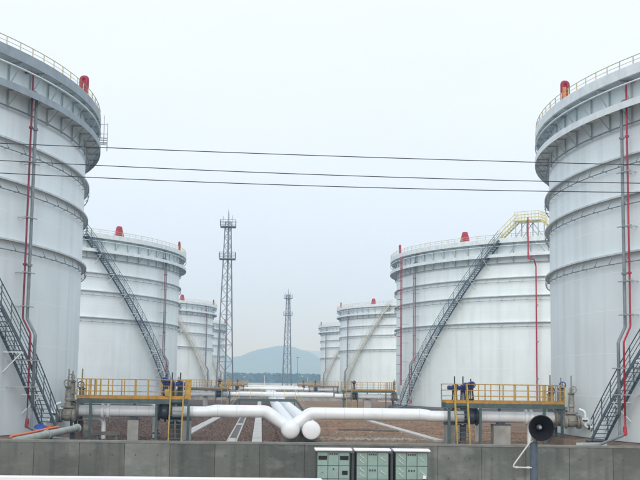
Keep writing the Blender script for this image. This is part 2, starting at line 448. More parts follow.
    for nm, r in (('handrail', ro), ('handrail', ri)):
        b = MB()
        for dz, q in ((1.05, .03), (.72, .02), (.42, .02)):
            b.tube([sp(i / 40, r, dz) for i in range(41)], q, 5)
        for i in range(0, 22):
            u = (i + .3) / 22; b.bar(sp(u, r, 0), sp(u, r, 1.06), .045, .045)
        b.build(nm, stair, st)
    for i in range(1, 9):
        b = MB(); u = i / 9.; b.bar(sp(u, RT + .02, -.12), sp(u, ro + .02, -.12), .06); b.bar(sp(u, RT + .02, -1.1), sp(u, ro - .1, -.16), .05)
        b.build('stair_support', 'girder_white', st)
    b = MB(); p = sp(.0, ri, -.1); rad = P(sx, a0, 1, 0); tg = Vector((-rad.y, rad.x, 0)) * (-1 if sx > 0 else 1)
    b.frame(P(sx, a0, ri - .05, .40), rad * .95, tg * -.5 * (1 if sx > 0 else 1), zz * .1); b.build('stair_foot', 'steel_dark', st)
    # vertical risers
    for ph, rp, mt, ztop, nm in ((18.15, .052, riser, 18.9, 'foam_riser'), (17.3, .085, 'steel_grey', 18.0, 'water_riser')):
        a = R_(ph - (.75 if near and sx < 0 else 0)); da = R_(.9) ; rr_ = RT + .52; rl = RT + 1.24
        pts = [P(sx, a, RT + .05, ztop), P(sx, a, rr_, ztop - .05), P(sx, a, rr_, 6.3), P(sx, a + da * .9, rl, 5.5), P(sx, a + da * .9, rl, 1.9), P(sx, a + da * .9, rl, .9)]
        b = MB(); b.tube(path(pts, .25, 4), rp, 8); o = b.build(nm, mt, t)
        for z in (14.2, 11.4, 8.6, 6.9, 4.2, 2.9):
            aa = a if z > 5 else a + da * .9; rr_ = RT + .52 if z > 5 else rl
            b = MB(); b.bar(P(sx, aa, RT, z), P(sx, aa, rr_ + .1, z), .05); b.bar(P(sx, aa - .013, rr_ + .1, z), P(sx, aa + .013, rr_ + .1, z), .06, .05)
            b.build('riser_bracket', 'galv', t)
        rr_ = RT + .52
        for z in (9.0, 16.0):
            b = MB(); b.lathe([(0, -.05), (rp + .06, -.05), (rp + .06, .05), (0, .05)], P(sx, a, rr_, z), zz, 12); b.build('flange', mt, o)
    a = R_(18.9 - (.75 if near and sx < 0 else 0))
    b = MB(); b.tube(path([P(sx, a, RT + 1.24, 1.3), P(sx, a, RT + 1.3, .95), P(sx, a - .035, RT + 2.0, .42), P(sx, a - .06, RT + 2.6, .3)], .2, 4), .075, 10); b.build('drain_leg', 'steel_grey', t)
    b = MB(); b.lathe([(0, -.2), (.12, -.2), (.09, .2), (0, .25)], P(sx, a, RT + 1.24, 1.15), zz, 12); b.build('riser_foot', riser, t)
    if cage:
        for ph in (11.5,):
            a = R_(ph); rad = P(sx, a, 1, 0); tg = Vector((-rad.y, rad.x, 0))
            ld = bpy.data.objects.new('caged_ladder', None); COL.objects.link(ld); ld.parent = t
            o0 = P(sx, a, RT + .95, 0)
            for q in (-1, 1):
                b = MB(); b.bar(o0 + tg * .25 * q + zz * 3, o0 + tg * .25 * q + zz * 19.0, .08); b.build('stringer', 'red_paint', ld)
            b = MB()
            for i in range(52): b.bar(o0 - tg * .25 + zz * (3.1 + .3 * i), o0 + tg * .25 + zz * (3.1 + .3 * i), .03)
            b.build('rungs', 'maroon_paint', ld, 'stuff')
            b = MB()
            for i in range(13):
                z = 4.4 + i * 1.15; pp = [o0 + tg * .3 * math.cos(x) * 1.2 + rad * .55 * math.sin(x) + zz * z for x in [pi * k / 8 for k in range(9)]]
                b.tube(pp, .025, 4)
            b.build('cage_hoops', 'red_paint', ld, 'stuff')
            b = MB()
            for i in range(7): b.bar(P(sx, a, RT, 3.6 + i * 2.3), P(sx, a, RT + .95, 3.6 + i * 2.3), .05)
            b.build('ladder_stays', 'galv', ld)
    if gauge:
        a = R_(52.7); rad = P(sx, a, 1, 0); tg = Vector((-rad.y, rad.x, 0))
        # tangent pointing to picture left (towards smaller phi)
        if (P(sx, a - .1, 1, 0) - rad).dot(tg) < 0: tg = -tg
        gp = bpy.data.objects.new('gauging_platform', None); COL.objects.link(gp); gp.parent = t
        o0 = P(sx, a, RT - .1, 19.48); H = 1.75
        b = MB(); b.frame(o0 - tg * 1.5 - rad * 1.0 + zz * H, tg * 3.0, rad * 2.0, zz * .12); b.build('deck', 'yellow_pale', gp)
        b = MB()
        for i in (-1.35, 0, 1.35):
            for j in (-.8, .8):
                b.bar(o0 + tg * i + rad * j, o0 + tg * i + rad * j + zz * H, .09)
        for j in (-.8, .8):
            b.bar(o0 - tg * 1.35 + rad * j, o0 + rad * j + zz * H, .06); b.bar(o0 + tg * 1.35 + rad * j, o0 + rad * j + zz * H, .06)
        for i in (-2.1, 2.1): b.bar(o0 + tg * i * .45 + rad * .8 + zz * -.5, o0 + tg * i + rad * .8 + zz * -1.7, .08)
        b.build('support_frame', 'galv', gp)
        b = MB()
        for j in (-.95, .95):
            for dz in (.35, .7, 1.05): b.bar(o0 - tg * 1.45 + rad * j + zz * (H + dz), o0 + tg * 1.45 + rad * j + zz * (H + dz), .045)
            for i in range(8): q = -1.45 + i * 2.9 / 7; b.bar(o0 + tg * q + rad * j + zz * H, o0 + tg * q + rad * j + zz * (H + 1.07), .045)
        for q in (-1.45,):
            for dz in (.35, .7, 1.05): b.bar(o0 + tg * q - rad * .95 + zz * (H + dz), o0 + tg * q + rad * .95 + zz * (H + dz), .045)
        b.build('railing', 'yellow_pale', gp)
        for sgn in (1, -1):
            b = MB()
            for j in (-.4, .4):
                b.bar(o0 + tg * sgn * 1.5 + rad * j + zz * H, o0 + tg * sgn * 3.5 + rad * j + zz * .05, .06, .16)
                for dz in (.5, 1.0): b.bar(o0 + tg * sgn * 1.5 + rad * j + zz * (H + dz), o0 + tg * sgn * 3.5 + rad * j + zz * (.05 + dz), .045)
                for k in range(4): u = k / 3.; p = o0 + tg * sgn * (1.5 + 2 * u) + rad * j + zz * (H * (1 - u) + .05 * u); b.bar(p, p + zz * 1.02, .045)
            for k in range(8): u = (k + .5) / 8; p = o0 + tg * sgn * (1.5 + 2 * u) + zz * (H * (1 - u)); b.bar(p - rad * .38, p + rad * .38, .18, .03)
            b.build('side_stair', 'yellow_pale', gp)
        b = MB(); a2 = R_(53.2)
        b.tube(path([P(sx, a2, RT + 1.02, 21.6), P(sx, a2, RT + 1.02, 17.0), P(sx, a2 + .022, RT + 1.02, 16.9), P(sx, a2 + .022, RT + .5, 16.2), P(sx, a2 + .022, RT + .5, .8)], .15, 4), .075, 8); b.build('foam_riser', 'red_bright', t)
        for z in (4, 8, 12):
            b = MB(); b.bar(P(sx, a2 + .022, RT, z), P(sx, a2 + .022, RT + .62, z), .06); b.build('riser_bracket', 'galv', t)
    if frame:
        b = MB(); a = R_(-8.4)
        for k in range(4):
            aa = a + .011 * (k - 1.5) * 1.6
            b.bar(P(sx, aa, RT + .5, 18.6 - k * .25), P(sx, aa, RT + G + .42, 18.6 - k * .25), .05)
        for zz0, zz1, ro_ in ((18.0, 19.9, G + .2), (17.6, 19.4, G + .42)):
            b.bar(P(sx, a, RT + ro_, zz0), P(sx, a, RT + ro_, zz1), .045)
        for z in (18.1, 18.7, 19.3): b.bar(P(sx, a, RT + G - .1, z), P(sx, a, RT + G + .42, z), .035)
        b.build('instrument_frame', 'galv', t)
    return t
mat('ring_grey', (.62, .67, .69), .55, var=.2, scale=2)
mat('found_near', (.24, .17, .12), .9, var=.45, scale=1.3, bump=.3, bscale=8)

TL = [(-40.955, 68.63), (-40.955, 152.13), (-40.955, 260.14), (-40.955, 341.31)]
TR = [(47.555, 67.0), (47.555, 151.07), (47.555, 262.19), (47.555, 348.32)]
tank(*TL[0], 1, 'huge white oil storage tank with blue tarp lying at its stair foot', near=True, frame=True, riser='maroon_paint', fas='fascia_shaded_dirty', pour=3.6)
tank(*TL[1], 1, 'white oil tank with dark stair, between the blue tarp tank and a cream stair tank', riser='maroon_paint')
tank(*TL[2], 1, 'white oil tank with cream stair just beside the taller lattice mast', stair='stair_cream', riser='maroon_paint')
tank(*TL[3], 1, 'far white oil tank partly hidden behind the taller lattice mast', stair='stair_cream', riser='maroon_paint')
tank(*TR[0], -1, 'huge white oil storage tank with bright red riser, behind the black horn loudspeaker', near=True, pour=3.6)
tank(*TR[1], -1, 'white oil tank with yellow gauging platform on its rim and red caged ladder', gauge=True, cage=True)
tank(*TR[2], -1, 'white oil tank with cream stair next behind the tank with the yellow gauging platform', stair='stair_cream', riser='maroon_paint')
tank(*TR[3], -1, 'smallest looking white oil tank at the far end behind the caged ladder tank', stair='stair_cream', riser='maroon_paint')

# ------------------------------------------------------------------ pipelines, valves, platforms
def gate_valve(name, x, y, zp, label, style='valve_dark', top=3.75, rp=.33, actuator=True, sx=1, group='gate valves on the tank pipelines', wheel='valve_blue'):
    t = thing(name, label, 'valve', (x, y, 0), group)
    b = MB()
    b.lathe([(0, -.36), (rp + .17, -.36), (rp + .17, -.28), (rp + .02, -.28), (rp + .1, -.12), (rp + .1, .12), (rp + .02, .28), (rp + .17, .28), (rp + .17, .36), (0, .36)], (0, 0, zp), (1, 0, 0), 20)
    b.build('body', style, t)
    b = MB(); h0 = zp + rp
    b.lathe([(.34, -.15), (.30, .15), (.20, .22), (.36, .24), (.36, .32), (.16, .34), (.13, .60), (.20, .62), (.20, .68), (0, .68)], (0, 0, h0), (0, 0, 1), 14)
    b.build('bonnet', style, t)
    b = MB(); zt = min(top - .55, h0 + 1.35)
    if style == 'valve_beige': b.lathe([(.2, 0), (.15, .1), (.13, zt - h0 - .75), (.2, zt - h0 - .70), (.2, zt - h0 - .64), (0, zt - h0 - .64)], (0, 0, h0 + .66), zz, 12)
    for q in (-.13, .13): b.bar((q, 0, h0 + .66), (q * .7, 0, zt), .06, .09)
    b.box(-.14, .14, -.07, .07, zt - .04, zt + .05); b.build('yoke', style, t)
    b = MB(); b.tube([(0, 0, h0 + .6), (0, 0, top)], .04, 8); b.build('stem', 'steel_dark' if style != 'valve_beige' else 'valve_beige', t)
    if actuator:
        b = MB(); b.lathe([(0, -.16), (.15, -.16), (.19, -.08), (.19, .1), (.12, .17), (0, .17)], (0, 0, zt + .2), (0, 0, 1), 14)
        b.lathe([(0, 0), (.12, 0), (.14, .24), (.09, .32), (0, .32)], (.1 * sx, 0, zt + .2), (sx, 0, 0), 12); b.build('actuator', wheel, t)
    b = MB(); cz = zt + .2; cpt = Vector((-.02 * sx, -.30, cz))
    b.tube([cpt + Vector((math.cos(k * pi / 8) * .18, 0, math.sin(k * pi / 8) * .18)) for k in range(16)], .028, 6, False, True)
    for k in range(4): b.bar(cpt, cpt + Vector((math.cos(k * pi / 2) * .18, 0, math.sin(k * pi / 2) * .18)), .03)
    b.bar(cpt, cpt + Vector((0, .25, 0)), .05); b.build('handwheel', wheel, t)
    return t

def platform(xs, y, sx, lab, detail=True, rail='amber_paint'):
    t = thing('access_platform', lab, 'platform', (xs, y, 0), 'valve access platforms')
    u0, u1, zd, hw = (1.0, 6.98, 2.27, .78) if sx > 0 else (.62, 7.3, 2.25, .78)
    X = lambda u: sx * u
    b = MB(); xa_, xb_ = min(X(u0), X(u1)), max(X(u0), X(u1))
    for i in range(int((xb_ - xa_) / .19)): b.box(xa_ + i * .19, xa_ + i * .19 + .022, -hw, hw, zd, zd + .035)
    for i in range(5): b.box(xa_, xb_, -hw + i * hw / 2 - .012 * (i - 2), -hw + i * hw / 2 + .02 - .012 * (i - 2), zd + .002, zd + .03)
    b.build('deck_grating', 'beam_green', t)
    for q in (-1, 1):
        b = MB(); b.box(min(X(u0), X(u1)), max(X(u0), X(u1)), q * hw - .05, q * hw + .05, zd - .26, zd - .003); b.build('beam', 'beam_green', t)
        b = MB(); b.box(min(X(u0), X(u1)), max(X(u0), X(u1)), q * (hw + .035) - .012, q * (hw + .035) + .012, zd + .005, zd + .17); b.build('toe_board', 'toe_orange', t)
        us0, us1 = (u0, u1) if q > 0 else (u0, 6.15)
        for dz in (.40, .72, 1.06):
            b = MB(); b.tube([(X(us0), q * hw, zd + dz), (X(us1), q * hw, zd + dz)], .03 if dz > 1 else .021, 6); b.build('rail', rail, t)
        if detail:
            n = 8; me = None
            px = [us0 + (us1 - us0) * i / n for i in range(n + 1)] + [us0 + .25, us0 + .5, us0 + .75, us0 + 1.05]
            for u in px:
                if me is None:
                    m_ = MB(); m_.box(-.028, .028, -.028, .028, .04, 1.07); me = m_.mesh('post', rail)
                inst('post', me, t, (X(u), q * hw, zd))
        else:
            b = MB()
            for i in range(8): u = us0 + (us1 - us0) * i / 7; b.box(X(u) - .028, X(u) + .028, q * hw - .028, q * hw + .028, zd + .04, zd + 1.07)
            b.build('posts', rail, t)
        cols = (.75, 1.75, 5.35, 7.1) if q < 0 else (.75, 4.0, 7.1)
        for u in cols:
            b = MB(); b.box(X(u) - .07, X(u) + .07, q * (hw - .08) - .07, q * (hw - .08) + .07, 0, zd - .27); b.box(X(u) - .14, X(u) + .14, q * (hw - .08) - .14, q * (hw - .08) + .14, 0, .03); b.build('column', 'beam_green', t)
    for uu in (u0, u1):
        for dz in (.40, .72, 1.06):
            b = MB(); b.tube([(X(uu), -hw, zd + dz), (X(uu), hw, zd + dz)], .025, 6); b.build('rail', rail, t)
    # yellow end panel beside the ladder head
    if sx > 0: b = MB(); b.box(min(X(6.9), X(7.22)), max(X(6.9), X(7.22)), -hw - .09, -hw - .06, zd + .03, zd + 1.1); b.build('end_panel', rail, t)
    if sx > 0: b = MB(); b.box(min(X(5.8), X(6.08)), max(X(5.8), X(6.08)), -hw - .09, -hw - .06, zd + .18, zd + .55); b.build('end_panel', rail, t)
    # steep ladder
    ld = bpy.data.objects.new('ladder', None); COL.objects.link(ld); ld.parent = t
    la, lb = X(6.12), X(6.82)
    for x in (la, lb):
        b = MB(); b.bar((x, -hw - .95, 0), (x, -hw - .06, zd + .02), .05, .16); b.build('stringer', 'ladder_amber', ld)
        b = MB(); b.tube(path([(x, -hw - .95, .9), (x, -hw - .12, zd + 1.0), (x, -hw + .1, zd + 1.05)], .1, 3), .03, 6)
        b.bar((x, -hw - .95, 0), (x, -hw - .95, .92), .05); b.bar((x, -hw - .06, zd), (x, -hw - .06, zd + 1.04), .05); b.build('handrail', 'ladder_amber', ld)
    me = None
    for i in range(9):
        z = .2 + i * .24; yy = -hw - .95 + .89 * z / zd
        if detail:
            if me is None:
                m_ = MB(); m_.box(min(la, lb) + .03, max(la, lb) - .03, -.09, .09, -.018, .018); me = m_.mesh('tread', 'beam_green')
            inst('tread', me, ld, (0, yy, z))
    return t

def pier(x, y, wd, dp, h, label):
    b = MB(); b.box(-wd / 2, wd / 2, -dp / 2, dp / 2, 0, h - .14); t = thing('concrete_pier', label, 'pier', (x, y, 0), 'concrete pipe piers')
    b.build('plinth', 'concrete', t)
    b = MB(); b.box(-wd / 2 - .03, wd / 2 + .03, -dp / 2 - .03, dp / 2 + .03, h - .14, h - .08); b.build('bearing_plate', 'steel_dark', t)
    b = MB(); b.box(-.2, .2, -.3, .3, h - .08, h); b.build('saddle', 'steel_dark', t)

def flange(parent, x, zp, r, mt='pipe_white', th=.07):
    b = MB(); b.lathe([(0, -th), (r, -th), (r, th), (0, th)], (x, 0, zp), (1, 0, 0), 20); return b.build('flange', mt, parent)

MAINS = (1.66, 2.83)
def row(yL, yR, xsL, xsR, idx, labs):
    """pipeline pair of one tank row"""
    det = idx < 2
    for sx, xs, y, side in ((1, xsL, yL, 0), (-1, xsR, yR, 1)):
        zp = 1.58 if sx > 0 else 1.50
        r0, r1 = .31, .345
        nm = labs[side]
        t = thing('pipeline', 'white branch pipeline from ' + nm, 'pipe', (xs, y, 0), 'tank branch pipelines')
        X = lambda u: sx * u
        b = MB(); b.tube([(X(-.06), 0, zp - .1), (X(.25), 0, zp - .1)], r0 * .95, 16); b.build('nozzle', 'shell_white', t)
        b = MB(); b.tube([(X(1.0), 0, zp), (X(5.4), 0, zp)], r0, 20); b.build('pipe_section', 'pipe_white', t)
        for u in (.3, .98, 2.35, 2.65, 5.42, 6.1): flange(t, X(u), zp if u > .5 else zp - .1, r0 + .12, 'valve_beige' if u < 1 else ('pipe_white' if 2 < u < 3 else 'valve_dark'))
        b = MB(); b.tube([(X(6.05), 0, zp), (X(8.2), 0, zp)], r0, 20); b.build('pipe_section', 'pipe_white', t)
        if det:
            ends_ = 9.3 if sx < 0 else 10.6
            for u in [1.5, 3.3, 4.2, 4.9, 6.6, 7.3] + [8.7 + 1.05 * q for q in range(6) if 8.7 + 1.05 * q < (ends_ if idx == 0 else 8.5)] + ([8.7 + 1.05 * q for q in range(2, 6)] if idx == 0 and sx < 0 else []):
                rb = (r0 if u < 8.3 else r1); zb = zp if u < 8.3 else zp + .075
                b = MB(); b.lathe([(rb - .005, -.022), (rb + .009, -.018), (rb + .009, .018), (rb - .005, .022)], (X(u), 0, zb), (1, 0, 0), 20); b.build('cladding_band', 'band_grey', t)
        if idx == 0:
            xm = MAINS[0] - xs
            bx = (0.32 - xs) if sx > 0 else (2.75 - xs)
            kn = Vector((xm + .02 * sx, -.12, .70))
            b = MB(); b.tube([(X(8.1), 0, zp + .02), (X(8.55), 0, zp + .07)] + path([(X(8.6), 0, zp + .075), (bx, 0, zp + .075), kn], .6, 8)[1:], [r0 + .01] + [r1] * 11, 22); b.build('pipe_section', 'pipe_white', t)
        elif sx > 0:
            b = MB(); b.tube([(X(8.1), 0, zp + .02), (X(8.6), 0, zp + .02), (xsR - 8.4 - xs, yR - yL, zp + .02)], [r0, r1, r1], 18); b.build('pipe_section', 'pipe_white', t)
        gate_valve('gate_valve', xs + X(5.76), y, zp, 'dark blue wheeled gate valve beside ' + nm, 'valve_dark', 3.62, sx=sx)
        if det or True:
            platform(xs, y, sx, 'amber railed valve platform beside ' + nm, det, 'amber_paint')
        if det:
            gate_valve('gate_valve', xs + X(.62), y - .02, zp - .05, 'weathered grey gate valve on the nozzle of ' + nm, 'valve_beige', 3.75, sx=sx, wheel='valve_beige' if sx > 0 else 'valve_blue', actuator=False)
        if idx == 0:
            for k, (uu, dy) in enumerate(((6.05, .9), (6.5, 1.1))):
                gate_valve('small_valve', xs + X(uu), y + dy, 1.35, ('inner' if k else 'outer') + ' of two blue motor valves behind the platform ladder beside ' + nm, 'valve_dark', 3.75, rp=.2, sx=sx, group='motor valves behind ladders')
                b = MB(); b.box(-.16, .16, -.16, .16, 0, 1.0); pr = b.build('valve_stand', 'concrete_dark'); pr.location = (xs + X(uu), y + dy, 0)
                tag(pr, ('inner' if k else 'outer') + ' dark block under the blue motor valve beside ' + nm, 'block')
            gate_valve('small_valve', xs + X(1.0), y + .95, 1.30, 'slim grey valve behind the platform end beside ' + nm, 'valve_beige', 3.9, rp=.15, sx=sx, actuator=False, wheel='valve_blue', group='slim valves')
            b = MB(); b.box(-.14, .14, -.14, .14, 0, 1.02); pr = b.build('valve_stand', 'concrete_dark'); pr.location = (xs + X(1.0), y + .95, 0)
            tag(pr, 'dark block under the slim grey valve beside ' + nm, 'block')
            # slim bypass pipe behind
            b = MB(); b.tube(path([(X(.0), 2.2, 1.95), (X(4.2), 2.2, 1.95), (X(5.0), 2.2, 1.95), (X(5.0), 2.2, .02)], .3, 5), .11, 12); o = b.build('bypass_pipe', 'pipe_white'); o.location = (xs, y, 0)
            tag(o, 'thin white bypass pipe behind the platform beside ' + nm, 'pipe')
            b = MB(); b.tube(path([(X(1.2), -.2, 1.16), (X(2.35), -.2, 1.16), (X(2.35), -.2, .0)], .35, 6), .13, 12); o = b.build('drain_pipe', 'pipe_white'); o.location = (xs, y + .6, 0)
            tag(o, 'bent white drain pipe dropping to the ground beside ' + nm, 'pipe')
        for u, wd in ((4.05, .95 if sx < 0 else .6), (6.95, .55)):
            pier(xs + X(u), y + .1, wd, .8, zp - r0, ('wide' if u < 5 else 'narrow') + ' concrete pier under the pipeline from ' + nm)
NAMES = [('the blue tarp tank', 'the red riser tank'), ('the tank behind the blue tarp tank', 'the gauging platform tank'),
         ('the cream stair tank by the taller mast', 'the tank behind the gauging platform tank'), ('the tank hidden by the taller mast', 'the last tank behind the gauging platform tank')]
for i in range(4):
    yl, yr = TL[i][1] - 2.63, TR[i][1] - 1.0
    if i: yr = yl = (yl + yr) / 2
    xl = TL[i][0] + math.sqrt(900 - (TL[i][1] - yl) ** 2); xr = TR[i][0] - math.sqrt(900 - (TR[i][1] - yr) ** 2)
    row(yl, yr, xl, xr, i, NAMES[i])

for k, x in enumerate(MAINS):
    r = .51; t = thing('main_pipe', ('white main pipe whose near end receives both slanting branch pipes', 'white main pipe with a plain domed end beside the forked one')[k], 'pipe', (x, 65.35 if k == 0 else 65.7, 0), 'twin main pipes')
    zc = .70 if k == 0 else .66
    b = MB(); b.tube([(0, 0, zc), (0, 300, zc)], r, 24, False); b.build('pipe_section', 'pipe_white', t)
    b = MB(); b.lathe([(r * math.cos(a), -r * (.55 if k == 0 else .22) * math.sin(a)) for a in [pi / 2 * i / 8 for i in range(9)]], (0, 0, zc), (0, 1, 0), 24); b.build('domed_end', 'pipe_white', t)
    for y_ in [.06 + 2.4 * q for q in range(30)]:
        b = MB(); b.lathe([(r, -.03), (r + .012, -.025), (r + .012, .025), (r, .03)], (0, y_, zc), (0, 1, 0), 24); b.build('cladding_band', 'band_grey', t)
    for j in range(24):
        b = MB(); b.box(-.45, .45, 1.5 + j * 12, 1.9 + j * 12, 0, zc - r + .06); b.build('sleeper', 'concrete', t)

b = MB(); b.box(-.72, .72, -.2, .2, .30, .48); b.box(-.6, -.45, -.16, .16, 0, .30); b.box(.45, .6, -.16, .16, 0, .30); o = b.build('pipe_sleeper', 'concrete_dark'); o.location = (-8.35, 65.2, 0); tag(o, 'low dark concrete sleeper under the valve platform beside the blue tarp tank', 'sleeper')
t = thing('hydrant', 'small black hydrant on the gravel beneath the white pipeline', 'hydrant', (-5.8, 66.5, 0))
b = MB(); b.lathe([(.12, 0), (.07, .05), (.07, .5), (.13, .52), (.13, .58), (.05, .62), (0, .7)], (0, 0, 0), zz, 12); b.build('body', 'valve_dark', t)
b = MB(); b.lathe([(0, -.2), (.06, -.2), (.06, .2), (0, .2)], (0, 0, .38), (1, 0, 0), 10); b.build('outlet', 'valve_dark', t)
# second nozzles of the two near tanks
for sx, xs, y, nm in ((1, -11.25, 64.4, 'the blue tarp tank'), (-1, 17.75, 63.6, 'the red riser tank')):
    t = thing('drain_nozzle', 'stub nozzle with looped white pipe low on ' + nm, 'pipe', (xs, y, 0))
    b = MB(); b.tube([(-sx * .1, 0, 1.35), (sx * .4, 0, 1.35)], .24, 14); b.build('nozzle', 'shell_white', t)
    b = MB(); b.lathe([(0, -.05), (.36, -.05), (.36, .05), (0, .05)], (sx * .40, 0, 1.35), (1, 0, 0), 16); b.build('flange', 'valve_beige', t)
    b = MB(); b.tube(path([(-sx * .08, -.7, 1.1), (sx * .28, -.7, 1.1), (sx * .28, -.7, 1.95), (sx * .55, -.5, 2.05)], .25, 5), .07, 10); b.build('looped_pipe', 'pipe_white', t)
    for q in (.15, .4):
        b = MB(); b.lathe([(0, -.04), (.14, -.04), (.14, .04), (0, .04)], (sx * .1, -.7 - q * .0, 1.1) if q < .3 else (sx * .28, -.7, 1.45), (1, 0, 0) if q < .3 else zz, 12); b.build('flange', 'valve_dark', t)
    gate_valve('gate_valve', xs + sx * .84, y, 1.35, 'tall weathered gate valve in front of the platform end by ' + nm, 'valve_beige', 3.85, rp=.19, sx=sx, actuator=False, wheel='valve_beige')
    b = MB(); b.lathe([(0, -.05), (.33, -.05), (.30, .0), (0, .0)], (xs + sx * 1.25, y, 1.35), (sx, 0, 0), 16); tag(b.build('blind_flange', 'valve_beige'), 'grey blind flange closing the tall valve by ' + nm, 'flange')
# crossover bridge over the mains
t = thing('crossover_bridge', 'green steel footbridge stepping over the twin main pipes', 'bridge', (0, 124, 0))
b = MB(); b.box(-2.35, 3.65, -.4, .4, 1.40, 1.46); b.build('deck', 'beam_green', t)
for q in (-.4, .4):
    b = MB(); b.box(-2.35, 3.65, q - .04, q + .04, 1.18, 1.39); b.build('beam', 'beam_green', t)
    b = MB()
    for dz in (.5, 1.0):
        b.tube([(-3.15, q, dz + .1), (-2.35, q, 1.46 + dz), (3.65, q, 1.46 + dz), (4.6, q, dz + .1)], .018, 5)
    for x in (-2.3, -1.1, .1, 1.3, 2.5, 3.6): b.bar((x, q, 1.46), (x, q, 2.47), .035)
    b.build('handrail', 'yellow_pale', t)
    for x0, x1 in ((-2.35, -3.2), (3.65, 4.65)):
        b = MB(); b.bar((x0, q, 1.35), (x1, q, 0), .06, .2); b.build('stringer', 'beam_green', t)
    for x in (-2.25, 3.55):
        b = MB(); b.box(x - .05, x + .05, q - .05, q + .05, 0, 1.18); b.build('column', 'beam_green', t)
for x0, x1 in ((-2.35, -3.2), (3.65, 4.65)):
    for i in range(5):
        u = (i + .5) / 5; b = MB(); xx = x0 + (x1 - x0) * u; b.box(xx - .12, xx + .12, -.36, .36, 1.4 * (1 - u), 1.4 * (1 - u) + .03); b.build('tread', 'beam_green', t)

# ------------------------------------------------------------------ ground strips, drains, debris
def strip(name, pts, w_, h_, mt, label, cat):
    b = MB()
    for p, q in zip(pts, pts[1:]): b.bar((p[0], p[1], h_ / 2), (q[0], q[1], h_ / 2), w_, h_)
    tag(b.build(name, mt), label, cat)
def slabs(name, p, q, w_, h_, n, label):
    t = thing(name, label, 'path', (p[0], p[1], 0)); p, q = Vector((*p, 0)), Vector((*q, 0)); d = (q - p) / n
    for i in range(n):
        b = MB(); hh = h_ + random.uniform(-.008, .008); a0, a1 = d * i + d * .008, d * (i + 1) - d * .008
        b.bar((a0.x, a0.y, hh / 2), (a1.x, a1.y, hh / 2), w_, hh); b.build('slab', 'concrete_path', t)
slabs('concrete_path', (-.17, 44), (-.20, 198), .54, .12, 44, 'straight pale concrete path beside the twin main pipes')
slabs('concrete_path', (-4.6, 70), (-3.55, 118), .62, .10, 16, 'pale concrete path running up to the platform ladder by the blue tarp tank')
slabs('concrete_path', (10.3, 67.6), (9.0, 112), .56, .10, 16, 'pale concrete path running up to the platform ladder by the red riser tank')
t = thing('drain_channel', 'narrow open drain channel with pale edges and a broken cover', 'drain', (-1.55, 44, 0))
for q in (-.24, .24):
    b = MB(); b.box(q - .05, q + .05, 0, 80, 0, .07); b.build('kerb', 'stone_pale', t)
b = MB(); b.box(-.19, .19, 0, 80, .002, .026); b.build('channel_floor', 'concrete_dark', t)
for y in (16, 17.3, 18.6, 19.9, 21.2, 22.5, 44, 45.3):
    b = MB(); b.box(-.18, .18, y, y + 1.24, .05, .09); b.build('cover_slab', 'concrete_path', t)

rg = random.Random(11)
b = MB(); b.box(-13.5, 1.1, 52, 196, .003, .012); o = b.build('gravel_bed', 'gravel_bed'); o['kind'] = 'structure'
def stones(name, n, xr, yr, sr, mt, label, skip=None):
    b = MB()
    base = [(1, 0, 0), (-.5, .86, 0), (-.5, -.86, 0), (.1, .1, .8), (0, 0, -.3)]
    for i in range(n):
        x, y = rg.uniform(*xr), rg.uniform(*yr) ** 1.0; sz = rg.uniform(*sr) * (1 if rg.random() < .9 else 1.8); a = rg.uniform(0, 6.3)
        if abs(x + .19) < .42 or abs(x + 1.55) < .42 or abs(x - (-4.6 + (y - 70) * .02188)) < .48 or abs(x - (10.3 - (y - 67.6) * .02928)) < .45: continue
        vs = []
        for vx, vy, vz in base:
            k = sz * rg.uniform(.7, 1.2); vs.append((x + k * (vx * math.cos(a) - vy * math.sin(a)), y + k * (vx * math.sin(a) + vy * math.cos(a)), max(k * vz * .8, -.01)))
        b.add(vs, [(0, 1, 3), (1, 2, 3), (2, 0, 3)])
    o = b.build(name, mt); o['kind'] = 'stuff'; tag(o, label, 'stones')
stones('gravel', 24000, (-12, 1.1), (60, 150), (.04, .125), 'stone_brown', 'brown broken stones covering the soil between the tanks')
stones('soil_clods', 5000, (3.6, 18), (60, 130), (.02, .10), 'soil', 'brown clods of soil before the red riser tank')
stones('pale_rubble', 160, (-12, 18), (66, 125), (.03, .09), 'stone_pale', 'scattered pale rubble on the brown soil')
b = MB()
for i in range(240):
    x = rg.gauss(7.0, 1.4); y = 69.2 + rg.gauss(0, .35); z = rg.uniform(.02, .09); a = rg.uniform(0, 3.1); l_, w2 = rg.uniform(.05, .28), rg.uniform(.03, .09)
    b.frame((x, y, 0), (l_ * math.cos(a), l_ * math.sin(a), rg.uniform(-.02, .03)), (-w2 * math.sin(a), w2 * math.cos(a), 0), (0, 0, z))
o = b.build('broken_concrete', 'stone_pale'); o['kind'] = 'stuff'; tag(o, 'line of broken pale concrete rubble in front of the white pipeline', 'rubble')
for (x0, y0, x1, y1, lab) in ((5.4, 82, 9.4, 80.6, 'dark timber plank lying on the soil behind the pipeline'),):
    b = MB(); b.bar((x0, y0, .06), (x1, y1, .06), .2, .09); tag(b.build('plank', 'concrete_dark'), lab, 'plank')

